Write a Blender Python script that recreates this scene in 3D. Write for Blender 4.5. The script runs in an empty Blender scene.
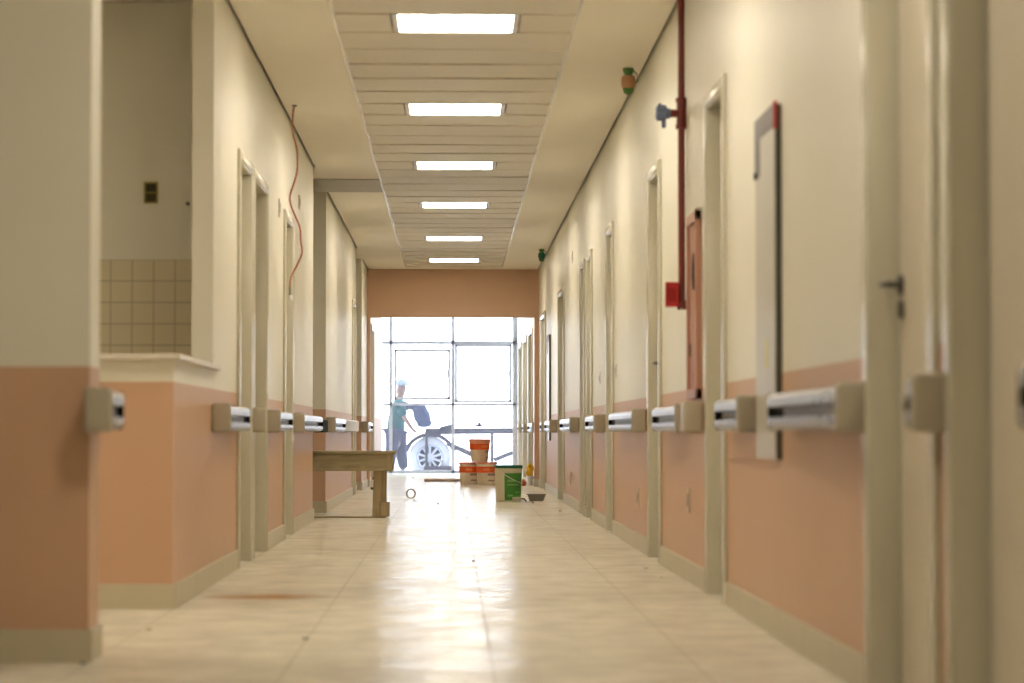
import bpy, bmesh, math, random
from mathutils import Vector, Matrix
random.seed(7)
S = bpy.context.scene
COL = S.collection
PI = math.pi
F = 2600.0; VX = 453.0; VY = 432.5; CAMH = 0.7075; H = 2.842; W = 1.125
DH = 2.14            # clear door height

# ---------------------------------------------------------------- materials
def lin(c):
    return tuple(((v/255)/12.92 if v/255 <= .04045 else (((v/255)+.055)/1.055)**2.4) for v in c)
def new_mat(name):
    m = bpy.data.materials.new(name); m.use_nodes = True
    nt = m.node_tree; b = nt.nodes['Principled BSDF']
    return m, nt, b
def N(nt, t, **k):
    n = nt.nodes.new(t)
    for a, v in k.items(): setattr(n, a, v)
    return n
def L(nt, a, b): nt.links.new(a, b)
def math_n(nt, op, a, b=None, c=None):
    n = N(nt, 'ShaderNodeMath', operation=op)
    for i, v in enumerate((a, b, c)):
        if v is None: continue
        if isinstance(v, (int, float)): n.inputs[i].default_value = v
        else: L(nt, v, n.inputs[i])
    return n.outputs[0]
def mixc(nt, fac, a, b):
    n = N(nt, 'ShaderNodeMix', data_type='RGBA')
    if isinstance(fac, (int, float)): n.inputs[0].default_value = fac
    else: L(nt, fac, n.inputs[0])
    for i, v in ((6, a), (7, b)):
        if isinstance(v, tuple): n.inputs[i].default_value = (*v, 1)
        else: L(nt, v, n.inputs[i])
    return n.outputs[2]
def noise(nt, vec, scale, detail=3, rough=.5):
    n = N(nt, 'ShaderNodeTexNoise'); n.inputs['Scale'].default_value = scale
    n.inputs['Detail'].default_value = detail; n.inputs['Roughness'].default_value = rough
    L(nt, vec, n.inputs['Vector']); return n.outputs[0]
def ramp(nt, v, a, b):
    n = N(nt, 'ShaderNodeMapRange'); L(nt, v, n.inputs[0])
    n.inputs[1].default_value = a; n.inputs[2].default_value = b; return n.outputs[0]
def bump(nt, b, h, strength=.2, dist=.002):
    n = N(nt, 'ShaderNodeBump'); n.inputs['Strength'].default_value = strength; n.inputs['Distance'].default_value = dist
    L(nt, h, n.inputs['Height']); L(nt, n.outputs[0], b.inputs['Normal'])
def simple(name, c, rough=.5, metal=0, var=.06, scale=12, spec=.5, bmp=0):
    m, nt, b = new_mat(name)
    tc = N(nt, 'ShaderNodeTexCoord').outputs['Object']
    nz = noise(nt, tc, scale)
    a = tuple(max(0, v*(1-var)) for v in c); d = tuple(min(1, v*(1+var)) for v in c)
    L(nt, mixc(nt, nz, a, d), b.inputs['Base Color'])
    b.inputs['Roughness'].default_value = rough; b.inputs['Metallic'].default_value = metal
    b.inputs['Specular IOR Level'].default_value = spec
    if bmp: bump(nt, b, nz, bmp, .002)
    return m
CREAM = (.765, .74, .625); PINK = (.60, .38, .245)
def wall_paint():
    m, nt, b = new_mat('two_tone_paint')
    tc = N(nt, 'ShaderNodeTexCoord').outputs['Object']
    sp = N(nt, 'ShaderNodeSeparateXYZ'); L(nt, tc, sp.inputs[0])
    n1 = noise(nt, tc, 3.0, 4)
    n2 = noise(nt, tc, 60.0, 2)
    z = math_n(nt, 'ADD', sp.outputs[2], math_n(nt, 'MULTIPLY', math_n(nt, 'SUBTRACT', n1, .5), .004))
    f = math_n(nt, 'GREATER_THAN', z, .912)
    cr = mixc(nt, n1, tuple(v*.97 for v in CREAM), tuple(v*1.03 for v in CREAM))
    pk = mixc(nt, n1, tuple(v*.96 for v in PINK), tuple(v*1.04 for v in PINK))
    L(nt, mixc(nt, f, pk, cr), b.inputs['Base Color'])
    b.inputs['Roughness'].default_value = .42; b.inputs['Specular IOR Level'].default_value = .4
    bump(nt, b, n2, .12, .001)
    return m
def tile_mat(name, c, grout, pitch, gw, axes, off, rough=.35):
    m, nt, b = new_mat(name)
    tc = N(nt, 'ShaderNodeTexCoord').outputs['Object']
    sp = N(nt, 'ShaderNodeSeparateXYZ'); L(nt, tc, sp.inputs[0])
    g = None
    for ax, o in zip(axes, off):
        u = math_n(nt, 'FRACT', math_n(nt, 'DIVIDE', math_n(nt, 'SUBTRACT', sp.outputs[ax], o - 50*pitch), pitch))
        d = math_n(nt, 'MINIMUM', u, math_n(nt, 'SUBTRACT', 1.0, u))
        k = math_n(nt, 'LESS_THAN', d, gw/pitch/2)
        g = k if g is None else math_n(nt, 'MAXIMUM', g, k)
    nz = noise(nt, tc, 5, 3)
    col = mixc(nt, nz, tuple(v*.94 for v in c), tuple(v*1.05 for v in c))
    L(nt, mixc(nt, g, col, grout), b.inputs['Base Color'])
    b.inputs['Roughness'].default_value = rough
    return m
def floor_mat():
    m, nt, b = new_mat('porcelain_floor')
    tc = N(nt, 'ShaderNodeTexCoord').outputs['Object']
    sp = N(nt, 'ShaderNodeSeparateXYZ'); L(nt, tc, sp.inputs[0])
    def line(ax, off, w, p=.62):
        u = math_n(nt, 'FRACT', math_n(nt, 'DIVIDE', math_n(nt, 'SUBTRACT', sp.outputs[ax], off - 50*p), p))
        d = math_n(nt, 'MINIMUM', u, math_n(nt, 'SUBTRACT', 1.0, u))
        return math_n(nt, 'LESS_THAN', d, w/p/2)
    gx = line(0, .120, .006); gy = line(1, .2, .004)
    g = math_n(nt, 'MAXIMUM', gx, math_n(nt, 'MULTIPLY', gy, .35))
    n1 = noise(nt, tc, 1.1, 5, .6); n2 = noise(nt, tc, 6, 5, .6); n3 = noise(nt, tc, 40, 3, .6)
    base = mixc(nt, ramp(nt, n1, .35, .65), (.62, .57, .46), (.70, .655, .54))
    base = mixc(nt, math_n(nt, 'MULTIPLY', ramp(nt, n2, .5, .75), .4), base, (.76, .71, .60))
    base = mixc(nt, math_n(nt, 'MULTIPLY', ramp(nt, n3, .66, .85), .08), base, (.40, .33, .22))
    # brown stain on the floor beside the doors on the left
    dx = math_n(nt, 'DIVIDE', math_n(nt, 'ADD', sp.outputs[0], .80), .26)
    dy = math_n(nt, 'DIVIDE', math_n(nt, 'SUBTRACT', sp.outputs[1], 11.25), .22)
    rr = math_n(nt, 'ADD', math_n(nt, 'MULTIPLY', dx, dx), math_n(nt, 'MULTIPLY', dy, dy))
    st = math_n(nt, 'MULTIPLY', ramp(nt, math_n(nt, 'ADD', rr, math_n(nt, 'MULTIPLY', n2, 1.2)), 1.9, .6), .85)
    base = mixc(nt, st, base, (.40, .20, .06))
    col = mixc(nt, math_n(nt, 'MULTIPLY', g, .5), base, (.22, .17, .12))
    L(nt, col, b.inputs['Base Color'])
    r = math_n(nt, 'ADD', .15, math_n(nt, 'MULTIPLY', ramp(nt, n2, .3, .75), .12))
    L(nt, r, b.inputs['Roughness'])
    b.inputs['Specular IOR Level'].default_value = .5
    hn = math_n(nt, 'ADD', noise(nt, tc, 3.2, 1, .4), math_n(nt, 'MULTIPLY', g, -.25))
    bump(nt, b, hn, .35, .012)
    # matt dust film over the polished tile, thicker in the joints
    df = N(nt, 'ShaderNodeBsdfDiffuse'); L(nt, col, df.inputs[0])
    mp = N(nt, 'ShaderNodeMapping'); mp.inputs['Scale'].default_value = (1.0, 1.0, 1.0); L(nt, tc, mp.inputs[0])
    d1 = noise(nt, mp.outputs[0], 4.5, 4, .6)
    fac = math_n(nt, 'MAXIMUM', math_n(nt, 'MULTIPLY', g, .85), math_n(nt, 'ADD', .36, math_n(nt, 'MULTIPLY', ramp(nt, d1, .35, .68), .44)))
    ms = N(nt, 'ShaderNodeMixShader'); L(nt, fac, ms.inputs[0]); L(nt, b.outputs[0], ms.inputs[1]); L(nt, df.outputs[0], ms.inputs[2])
    L(nt, ms.outputs[0], nt.nodes['Material Output'].inputs[0])
    return m
def emit(name, c, s):
    m = bpy.data.materials.new(name); m.use_nodes = True; nt = m.node_tree; nt.nodes.clear()
    e = N(nt, 'ShaderNodeEmission'); e.inputs[0].default_value = (*c, 1); e.inputs[1].default_value = s
    o = N(nt, 'ShaderNodeOutputMaterial'); L(nt, e.outputs[0], o.inputs[0]); return m
def glass_mat():
    m = bpy.data.materials.new('dusty_glass'); m.use_nodes = True; nt = m.node_tree; nt.nodes.clear()
    tc = N(nt, 'ShaderNodeTexCoord').outputs['Object']
    tr = N(nt, 'ShaderNodeBsdfTransparent')
    tl = N(nt, 'ShaderNodeBsdfTranslucent'); tl.inputs[0].default_value = (.9, .92, 1, 1)
    gl = N(nt, 'ShaderNodeBsdfGlossy'); gl.inputs['Roughness'].default_value = .05
    m1 = N(nt, 'ShaderNodeMixShader'); m2 = N(nt, 'ShaderNodeMixShader')
    L(nt, math_n(nt, 'ADD', DUST, math_n(nt, 'MULTIPLY', noise(nt, tc, 4, 5, .7), .02)), m1.inputs[0])
    L(nt, tr.outputs[0], m1.inputs[1]); L(nt, tl.outputs[0], m1.inputs[2])
    m2.inputs[0].default_value = .04
    L(nt, m1.outputs[0], m2.inputs[1]); L(nt, gl.outputs[0], m2.inputs[2])
    o = N(nt, 'ShaderNodeOutputMaterial'); L(nt, m2.outputs[0], o.inputs[0]); return m
def wood_mat(name, a, b_, axis=0):
    m, nt, b = new_mat(name)
    tc = N(nt, 'ShaderNodeTexCoord').outputs['Object']
    mp = N(nt, 'ShaderNodeMapping'); sc = [22, 22, 22]; sc[axis] = 1.6
    mp.inputs['Scale'].default_value = sc; L(nt, tc, mp.inputs[0])
    nz = noise(nt, mp.outputs[0], 1.5, 6, .65); n2 = noise(nt, tc, 5, 3)
    c = mixc(nt, ramp(nt, nz, .3, .7), a, b_)
    c = mixc(nt, math_n(nt, 'MULTIPLY', ramp(nt, n2, .5, .7), .4), c, tuple(v*1.35 for v in b_))
    L(nt, c, b.inputs['Base Color']); b.inputs['Roughness'].default_value = .8
    bump(nt, b, nz, .3, .003); return m
def panel_mat():
    m, nt, b = new_mat('slat_panel_coating')
    tc = N(nt, 'ShaderNodeTexCoord').outputs['Object']
    nz = noise(nt, tc, 2.2, 3)
    L(nt, mixc(nt, nz, (.70, .65, .56), (.76, .715, .61)), b.inputs['Base Color'])
    b.inputs['Roughness'].default_value = .5; b.inputs['Specular IOR Level'].default_value = .3
    return m
def plaster_mat():
    m, nt, b = new_mat('ceiling_plaster')
    tc = N(nt, 'ShaderNodeTexCoord').outputs['Object']
    nz = noise(nt, tc, 1.5, 3)
    L(nt, mixc(nt, nz, (.86, .81, .70), (.90, .85, .74)), b.inputs['Base Color'])
    b.inputs['Roughness'].default_value = .55
    return m
DUST = .012
M = dict(
    wall=wall_paint(), floor=floor_mat(), plaster=plaster_mat(), panel=panel_mat(), glass=glass_mat(),
    pink=simple('terracotta_paint', PINK, .5, var=.04, scale=3),
    base=tile_mat('skirting_tile', (.55, .50, .36), (.30, .25, .17), .62, .006, (1,), (.2,), .4),
    back=tile_mat('wall_tile', (.66, .59, .40), (.42, .36, .24), .106, .006, (0, 2), (-1.27, 1.563), .3),
    frame=simple('frame_enamel', (.56, .53, .41), .22, var=.02, spec=.6),
    leaf=simple('door_laminate', (.64, .58, .46), .45, var=.03),
    railm=simple('grey_vinyl', (.17, .17, .19), .25, 0, var=.08, scale=8, spec=.5),
    alu=simple('brushed_aluminium', (.52, .53, .56), .22, 1, var=.05, scale=30),
    white=simple('white_metal', (.85, .84, .82), .25, var=.02),
    gstrip=simple('grey_insert', (.09, .09, .10), .4, .3, var=.4, scale=20),
    cap=simple('beige_plastic', (.43, .385, .29), .35, var=.04),
    black=simple('black_rubber', (.012, .012, .012), .85, spec=.15),
    dark=simple('dark_metal', (.09, .085, .07), .4, .3),
    void=simple('raw_slab', (.20, .17, .13), .9),
    red=simple('red_paint', (.50, .02, .02), .35),
    dred=simple('oxide_red_paint', (.21, .028, .022), .35),
    hydr=simple('faded_red_paint', (.48, .23, .16), .4),
    blue=simple('blue_tape', (.16, .21, .36), .5, var=.6, scale=60),
    green=simple('green_tape', (.09, .22, .05), .5, var=.3, scale=40),
    orange=simple('orange_brown_plastic', (.55, .28, .15), .5, var=.2),
    yel=simple('yellow_plastic', (.80, .50, .03), .5, var=.25, scale=30),
    stone=simple('pale_stone', (.66, .61, .52), .35, var=.12, scale=25),
    wood=wood_mat('weathered_wood', (.26, .205, .11), (.42, .35, .20), 0),
    woodv=wood_mat('weathered_wood_upright', (.27, .20, .10), (.44, .35, .20), 2),
    bucket=simple('cream_bucket_plastic', (.70, .64, .46), .4, var=.06),
    blid=simple('dark_green_plastic', (.01, .12, .06), .4),
    blab=simple('green_label', (.05, .235, .03), .45, var=.35, scale=25),
    olid=simple('salmon_plastic', (.85, .36, .22), .4, var=.06),
    oband=simple('orange_red_label', (.85, .13, .025), .45, var=.2, scale=20),
    obody=simple('dusty_beige_plastic', (.82, .72, .56), .5, var=.15, scale=18),
    grey=simple('grey_plastic', (.24, .22, .18), .6, var=.2),
    film=simple('scuffed_grey_film', (.22, .205, .215), .5, var=.3, scale=14),
    boardw=simple('off_white_panel', (.50, .48, .43), .35, var=.04, scale=5),
    wframe=simple('dusty_aluminium_frame', (.62, .63, .74), .5, 0, var=.35, scale=18),
    ground=simple('pale_concrete', (.72, .70, .68), .9, var=.08, scale=1),
    shirt=simple('teal_shirt', (.015, .085, .075), .8, var=.2),
    trouser=simple('dark_trousers', (.035, .03, .05), .9, var=.2),
    sack=simple('blue_grey_sack', (.05, .055, .11), .9, var=.3),
    skin=simple('skin', (.28, .15, .10), .6),
    tyre=simple('pale_tyre', (.62, .60, .62), .9, var=.2),  # tyre coloured pale grey all over
    rust=simple('brown_steel', (.06, .04, .045), .7, var=.3, scale=15),
    copper=simple('red_brown_cable', (.46, .15, .08), .5),
    lamp=emit('lamp_diffuser', (1.0, .88, .705), 26.0),
    lampframe=simple('lamp_frame_white', (.75, .75, .78), .4),
)

# ---------------------------------------------------------------- mesh helpers
def box(bm, x0, x1, y0, y1, z0, z1, r=0, mat=None, seg=2):
    g = bmesh.ops.create_cube(bm, size=1)
    vs = g['verts']
    bmesh.ops.scale(bm, vec=(abs(x1-x0), abs(y1-y0), abs(z1-z0)), verts=vs)
    bmesh.ops.translate(bm, vec=((x0+x1)/2, (y0+y1)/2, (z0+z1)/2), verts=vs)
    if mat is not None: bmesh.ops.transform(bm, matrix=mat, verts=vs)
    if r > 0:
        es = list({e for v in vs for e in v.link_edges})
        bmesh.ops.bevel(bm, geom=es, offset=r, segments=seg, affect='EDGES', profile=.5)
def lathe(bm, prof, c=(0, 0, 0), n=28, mat=None):
    """prof: list of (radius, z)."""
    rings = []
    for (r, z) in prof:
        ring = []
        if r <= 1e-6:
            ring = [bm.verts.new((0, 0, z))]
        else:
            for i in range(n):
                a = 2*PI*i/n; ring.append(bm.verts.new((r*math.cos(a), r*math.sin(a), z)))
        rings.append(ring)
    for a, b in zip(rings, rings[1:]):
        if len(a) == 1 and len(b) == 1: continue
        for i in range(n):
            j = (i+1) % n
            if len(a) == 1: bm.faces.new((a[0], b[j], b[i]))
            elif len(b) == 1: bm.faces.new((a[i], a[j], b[0]))
            else: bm.faces.new((a[i], a[j], b[j], b[i]))
    vs = [v for r in rings for v in r]
    if mat is not None: bmesh.ops.transform(bm, matrix=mat, verts=vs)
    bmesh.ops.translate(bm, vec=c, verts=vs)
def cyl(bm, p0, p1, r0, r1=None, n=16):
    r1 = r0 if r1 is None else r1
    p0 = Vector(p0); p1 = Vector(p1); d = p1-p0
    m = d.to_track_quat('Z', 'Y').to_matrix().to_4x4()
    lathe(bm, [(0, 0), (r0, 0), (r1, d.length), (0, d.length)], c=p0, n=n, mat=m)
def prism(bm, pts, axis, a, b):
    """extrude a 2D polygon along an axis ('x','y','z')."""
    def P(u, v, w):
        return {'x': (w, u, v), 'y': (u, w, v), 'z': (u, v, w)}[axis]
    A = [bm.verts.new(P(u, v, a)) for u, v in pts]; B = [bm.verts.new(P(u, v, b)) for u, v in pts]
    n = len(pts)
    bm.faces.new(A); bm.faces.new(B)
    for i in range(n): bm.faces.new((A[i], A[(i+1) % n], B[(i+1) % n], B[i]))
def tube(bm, pts, r, n=8, closed=False):
    pts = [Vector(p) for p in pts]; rings = []
    m = len(pts)
    for i, p in enumerate(pts):
        if closed: t = pts[(i+1) % m]-pts[i-1]
        else: t = pts[min(i+1, m-1)]-pts[max(i-1, 0)]
        q = t.to_track_quat('Z', 'Y')
        rings.append([bm.verts.new(p+q @ Vector((r*math.cos(2*PI*k/n), r*math.sin(2*PI*k/n), 0))) for k in range(n)])
    for i in range(m if closed else m-1):
        a = rings[i]; b = rings[(i+1) % m]
        for k in range(n): bm.faces.new((a[k], a[(k+1) % n], b[(k+1) % n], b[k]))
    if not closed:
        bm.faces.new(rings[0]); bm.faces.new(rings[-1])
def obj(name, bm, mat, parent=None, smooth=False, loc=None):
    bmesh.ops.recalc_face_normals(bm, faces=bm.faces)
    me = bpy.data.meshes.new(name); bm.to_mesh(me); bm.free()
    me.materials.append(M[mat] if isinstance(mat, str) else mat)
    if smooth:
        for p in me.polygons: p.use_smooth = True
        try: me.set_sharp_from_angle(angle=math.radians(40))
        except Exception: pass
    o = bpy.data.objects.new(name, me); COL.objects.link(o)
    if parent: o.parent = parent
    if loc: o.location = loc
    return o
def tag(o, label, cat, group=None, kind=None):
    o['label'] = label; o['category'] = cat
    if group: o['group'] = group
    if kind: o['kind'] = kind
    return o
def empty(name, loc, label, cat, group=None, kind=None, rz=0):
    o = bpy.data.objects.new(name, None); COL.objects.link(o); o.location = loc; o.rotation_euler = (0, 0, rz)
    o.empty_display_size = .1
    return tag(o, label, cat, group, kind)
def B(): return bmesh.new()

# ---------------------------------------------------------------- setting
XL = -4.4; Y0 = -3.0; YE = 45.5; TOP = 2.93
b = B(); box(b, XL-.2, W+.5, Y0-.2, YE+.05, -.14, 0)
tag(obj('floor', b, 'floor'), 'dusty beige polished tile floor of the corridor', 'floor', kind='structure')

# doors: (near Y, far Y)
RD = [(4.85, 5.79), (6.03, 6.95), (10.70, 11.58), (14.03, 15.02), (18.22, 19.12), (20.97, 21.95), (22.12, 23.08),
      (26.25, 27.95), (31.45, 32.95), (36.6, 38.4), (39.5, 41.3), (42.3, 44.2)]
LDA = [(13.60, 14.38), (14.58, 15.55), (17.28, 18.05)]; LDB = [(29.0, 29.72)]; LDC = [(35.6, 36.6)]
TH = .100
RD = [(a, c if (c < 7 or c > 30) else c*.985-.02) for a, c in RD]
def wall_seg(bm, s, y0, y1, doors, z1=TOP):
    xa, xb = sorted((s*W, s*(W+TH)))
    y = y0
    for (a, c) in doors:
        box(bm, xa, xb, y, a, 0, z1)
        box(bm, xa, xb, a, c, DH, z1)
        y = c
    box(bm, xa, xb, y, y1, 0, z1)
b = B(); wall_seg(b, 1, Y0, YE, RD)
tag(obj('wall_right', b, 'wall'), 'long cream wall over salmon dado on the right of the corridor', 'wall', kind='structure')
b = B()
wall_seg(b, -1, 12.2, 20.9, LDA); wall_seg(b, -1, 23.0, 30.1, LDB); wall_seg(b, -1, 32.0, 41.2, LDC)
tag(obj('wall_left', b, 'wall'), 'cream wall over salmon dado on the left with door openings', 'wall', kind='structure')
b = B(); box(b, XL, -W, 8.08, 8.30, 0, TOP)
tag(obj('wall_left_corner', b, 'wall'), 'blurred wall end in the left foreground facing the camera', 'wall', kind='structure')
b = B(); box(b, XL, -W, 10.5, 10.62, 0, 1.0); box(b, -W-.12, -W, 10.62, 12.2, 0, 1.0)
tag(obj('wall_half_height', b, 'wall'), 'low salmon counter wall turning the corner behind the left foreground wall', 'wall', kind='structure')
b = B(); box(b, XL, -W-TH, 12.9, 13.02, 0, TOP)
tag(obj('wall_back', b, 'wall'), 'plain cream wall seen through the serving opening on the left', 'wall', kind='structure')
b = B(); box(b, XL, -W-TH-.002, 12.888, 12.9, 0, 1.563)
tag(obj('wall_back_tile', b, 'back'), 'square beige tiles on the back wall inside the serving opening', 'wall tile', kind='structure')
b = B()
for (y0, y1) in ((20.78, 20.9), (23.0, 23.12), (29.98, 30.1), (32.0, 32.12), (41.08, 41.2)):
    box(b, XL, -W-TH, y0, y1, 0, TOP)
box(b, XL-.15, XL, Y0, YE, 0, TOP)
box(b, XL, W, Y0-.15, Y0, 0, TOP)
box(b, XL, -W, 3.0, 3.15, 0, TOP); box(b, -W-TH, -W, Y0, 3.0, 0, TOP)
tag(obj('wall_side_passage', b, 'wall'), 'return walls of the side passages opening off the left wall', 'wall', kind='structure')
# header and its two piers
b = B(); box(b, -W, W, 34.0, 34.2, 2.218, TOP); box(b, -W, -1.085, 34.0, 34.2, 0, 2.218); box(b, 1.065, W, 34.0, 34.2, 0, 2.218)
tag(obj('wall_header', b, 'pink'), 'terracotta header beam and piers across the far end of the corridor', 'wall', kind='structure')

# ceiling: slab, plaster bands with a shadow gap at the walls, slat strip
b = B(); box(b, XL-.2, W+.5, Y0-.2, YE+.05, TOP, TOP+.1)
tag(obj('ceiling_slab', b, 'void'), 'raw slab above the ceiling shadow gap', 'ceiling', kind='structure')
SL, SR = -.611, .63; SE = 33.45
GAP = .018
b = B()
zt = H+.012
box(b, -W+GAP, SL, Y0, SE, H, zt); box(b, SR, W-GAP, Y0, SE, H, zt)
box(b, -W+GAP, W-GAP, SE, 33.99, H, zt); box(b, -W+GAP, W-GAP, 34.21, YE-.05, H, zt)
for (y0, y1) in ((3.16, 8.07), (8.29, 12.18), (23.0-2.08, 21.85), (22.98-.02, 22.99), (30.11, 31.99), (41.21, 45.45)):
    box(b, XL+.02, -W+GAP, y0, y1, H, zt)
box(b, XL+.02, -W-TH-.02, 12.18, 12.88, H, zt)
ceil = tag(obj('ceiling', b, 'plaster'), 'smooth cream plaster ceiling bands beside the slatted strip', 'ceiling', kind='structure')
# side passage ceiling slats
b = B()
for k in range(2): box(b, XL+.05, SL-.01, 21.86+k*.55, 21.86+k*.55+.54, H-.012, H+.004, .003)
pc = obj('passage_slat', b, simple('grey_slat', (.44, .41, .37), .5), ceil)
# slat panels in the strip, one per .602 m, with a lamp in every sixth
farl = [36.2, 40.4]
lights = [2.36, 5.97, 9.58, 13.19, 16.80, 20.41, 24.02, 28.23, 31.84]
y = 13.19 - 27*.602; seams = []
while y < SE-.05:
    seams.append(y); y += .602
def in_light(a):
    for l in lights:
        if abs(a-l) < .35: return l
    return None
for a in seams:
    y1 = min(a+.602, SE)
    l = in_light(a)
    b = B()
    t = random.uniform(-.003, .003); e = random.uniform(-.003, .003)
    def slat(x0, x1):
        g = .005
        zz = H+.006
        pts = [(a+g, zz+.02), (a+g, zz-.012), (a+g+.004, zz-.015), (y1-g-.012, zz-.009+t), (y1-g, zz-.001+t), (y1-g, zz+.02)]
        A = [b.verts.new((x0, p, q+e)) for p, q in pts]; C = [b.verts.new((x1, p, q-e)) for p, q in pts]
        n = len(pts)
        for i in range(n-1): b.faces.new((A[i], A[i+1], C[i+1], C[i]))
        b.faces.new(A); b.faces.new(C); b.faces.new((A[-1], A[0], C[0], C[-1]))
    if l is None: slat(SL+.004, SR-.004)
    else: slat(SL+.004, -.325); slat(.350, SR-.004)
    obj('ceiling_panel', b, 'panel', ceil)
b = B()
for x in (SL, SR):
    box(b, x-.012, x+.012, Y0, SE, H-.004, H+.001, .001)
box(b, SL, SR, SE-.012, SE+.012, H-.004, H+.001)
obj('edge_trim', b, 'white', ceil)
where = {-1.25: 'behind the camera', 2.36: 'just above the camera', 5.97: 'above the near doors', 9.58: 'above the near wall panel',
         13.19: 'nearest and largest of the six in view', 16.80: 'second from the camera', 20.41: 'third from the camera',
         24.02: 'fourth from the camera', 28.23: 'last but one before the terracotta header', 31.84: 'closest to the terracotta header',
         36.2: 'just beyond the terracotta header', 40.4: 'nearest the end window'}
for l in lights+farl+['side']:
    if l == 'side': t = empty('ceiling_light', (-3.1, 9.2, H), 'square recessed white ceiling light in the side room behind the serving opening', 'ceiling light')
    else: t = empty('ceiling_light', (.0125, l+.301, H), 'square recessed white ceiling light, '+where[l], 'ceiling light', 'recessed lights along the slatted strip')
    b = B(); w = .297; h = .284
    box(b, -w-.03, -w, -h, h, -.006, .05, .002); box(b, w, w+.03, -h, h, -.006, .05, .002)
    box(b, -w-.03, w+.03, -h-.008, -h, -.006, .05); box(b, -w-.03, w+.03, h, h+.008, -.006, .05)
    obj('light_frame', b, 'lampframe', t)
    b = B(); box(b, -w, w, -h, h, -.002, .01); obj('diffuser', b, 'lamp', t)

# baseboards
def base_seg(bm, s, y0, y1, doors):
    xa, xb = sorted((s*W, s*(W-.013)))
    y = y0
    for (a, c) in doors:
        if a-.05 - y > .02: box(bm, xa, xb, y, a-.052, 0, .10, .002)
        y = c+.052
    if y1-y > .02: box(bm, xa, xb, y, y1, 0, .10, .002)
b = B(); base_seg(b, 1, Y0, 34.0, RD[:9]); base_seg(b, 1, 34.2, YE, RD[9:])
tag(obj('baseboard_right', b, 'base'), 'pale tile skirting along the right wall', 'baseboard', kind='structure')
b = B(); base_seg(b, -1, 12.2, 20.913, LDA); base_seg(b, -1, 22.987, 30.113, LDB); base_seg(b, -1, 31.987, 34.0, []); base_seg(b, -1, 34.2, 41.2, LDC)
base_seg(b, -1, 8.067, 8.313, []); base_seg(b, -1, 10.487, 12.2, [])
for y in (8.08, 10.5, 23.0, 32.0): box(b, XL, -W, y-.013, y, 0, .10, .002)
for y in (20.9, 30.1): box(b, XL, -W, y, y+.013, 0, .10, .002)
box(b, -W, -1.085, 33.987, 34.0, 0, .10)
tag(obj('baseboard_left', b, 'base'), 'pale tile skirting along the left walls and the counter wall', 'baseboard', kind='structure')
b = B(); box(b, 1.052, W-.013, 33.987, 34.0, 0, .10); box(b, 1.052, 1.065, 34.0, 34.2, 0, .10)
tag(obj('baseboard_header', b, 'base'), 'pale tile skirting at the foot of the right terracotta pier', 'baseboard', kind='structure')

# doors
def make_door(n, s, a, c, label, handle=None):
    """leaf is the door itself; casing, hinges and lever are its parts. a/c near and far edge."""
    XF = .070
    root = bpy.data.objects.new('door_%d' % n, None); COL.objects.link(root); root.location = (s*W, (a+c)/2, 0)
    tag(root, label, 'door', kind='structure')
    w = (c-a)/2
    def bx(bm, p0, p1, y0, y1, z0, z1, r=0, seg=2):
        xa, xb = sorted((s*p0, s*p1)); box(bm, xa, xb, y0, y1, z0, z1, r, seg=seg)
    b = B()
    for sg in (-1, 1):
        ya, yb = sorted((sg*(w-.004), sg*(w+.05)))
        bx(b, -.018, .004, ya, yb, 0, DH+.05, .008, 3)
        ya, yb = sorted((sg*(w-.012), sg*(w+.0)))
        bx(b, -.010, TH, ya, yb, 0, DH, .002)
        ya, yb = sorted((sg*(w-.03), sg*(w-.012)))
        bx(b, XF+.04, TH, ya, yb, 0, DH, .001)
    bx(b, -.018, .004, -w+.004, w-.004, DH-.004, DH+.05, .008, 3)
    bx(b, -.010, TH, -w, w, DH-.012, DH, .002)
    obj('door_frame', b, 'frame', root, smooth=True)
    b = B()
    if c-a > 1.3:
        bx(b, XF, XF+.036, -w+.015, -.003, .008, DH-.016, .002); bx(b, XF, XF+.036, .003, w-.015, .008, DH-.016, .002)
    else:
        bx(b, XF, XF+.036, -w+.015, w-.026, .008, DH-.016, .002)
    lf = obj('door_leaf', b, 'leaf', root)
    if handle:
        hy = (w-.07)
        b = B(); z = 1.10
        cyl(b, (s*(XF), hy, z), (s*(XF-.012), hy, z), .026, n=20)
        cyl(b, (s*(XF), hy, z-.065), (s*(XF-.01), hy, z-.065), .024, n=20)
        tube(b, [(s*(XF-.01), hy, z), (s*(XF-.05), hy, z), (s*(XF-.058), hy-.02, z), (s*(XF-.055), hy-.12, z-.004)], .009, 10)
        obj('door_handle', b, 'dark', lf, smooth=True)
    return root
rl = ['cream door at the right edge of the photo, nearest the camera',
      'cream door with dark lever handle in the right foreground',
      'closed cream door between the tall wall panel and the red hose cabinet',
      'closed cream door just beyond the red pipe on the right wall',
      'closed cream door between two wall switches on the right wall',
      'nearer door of the adjoining pair on the right wall',
      'farther door of the adjoining pair on the right wall',
      'wide double door on the right, before the distant white wall panel',
      'wide right hand door just before the terracotta header',
      'first right hand door beyond the terracotta header',
      'middle right hand door beyond the terracotta header',
      'last right hand door beside the end window']
for i, (a, c) in enumerate(RD): make_door(i+1, 1, a, c, rl[i], handle=(i in (1, 3)))
ll = ['nearest left hand door beside the first handrail', 'second left hand door adjoining the nearest one',
      'left hand door behind the hanging red cable', 'narrow dark left hand door beyond the side passage',
      'left hand door just beyond the terracotta header']
for i, (a, c) in enumerate(LDA+LDB+LDC): make_door(13+i, -1, a, c, ll[i])

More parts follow.
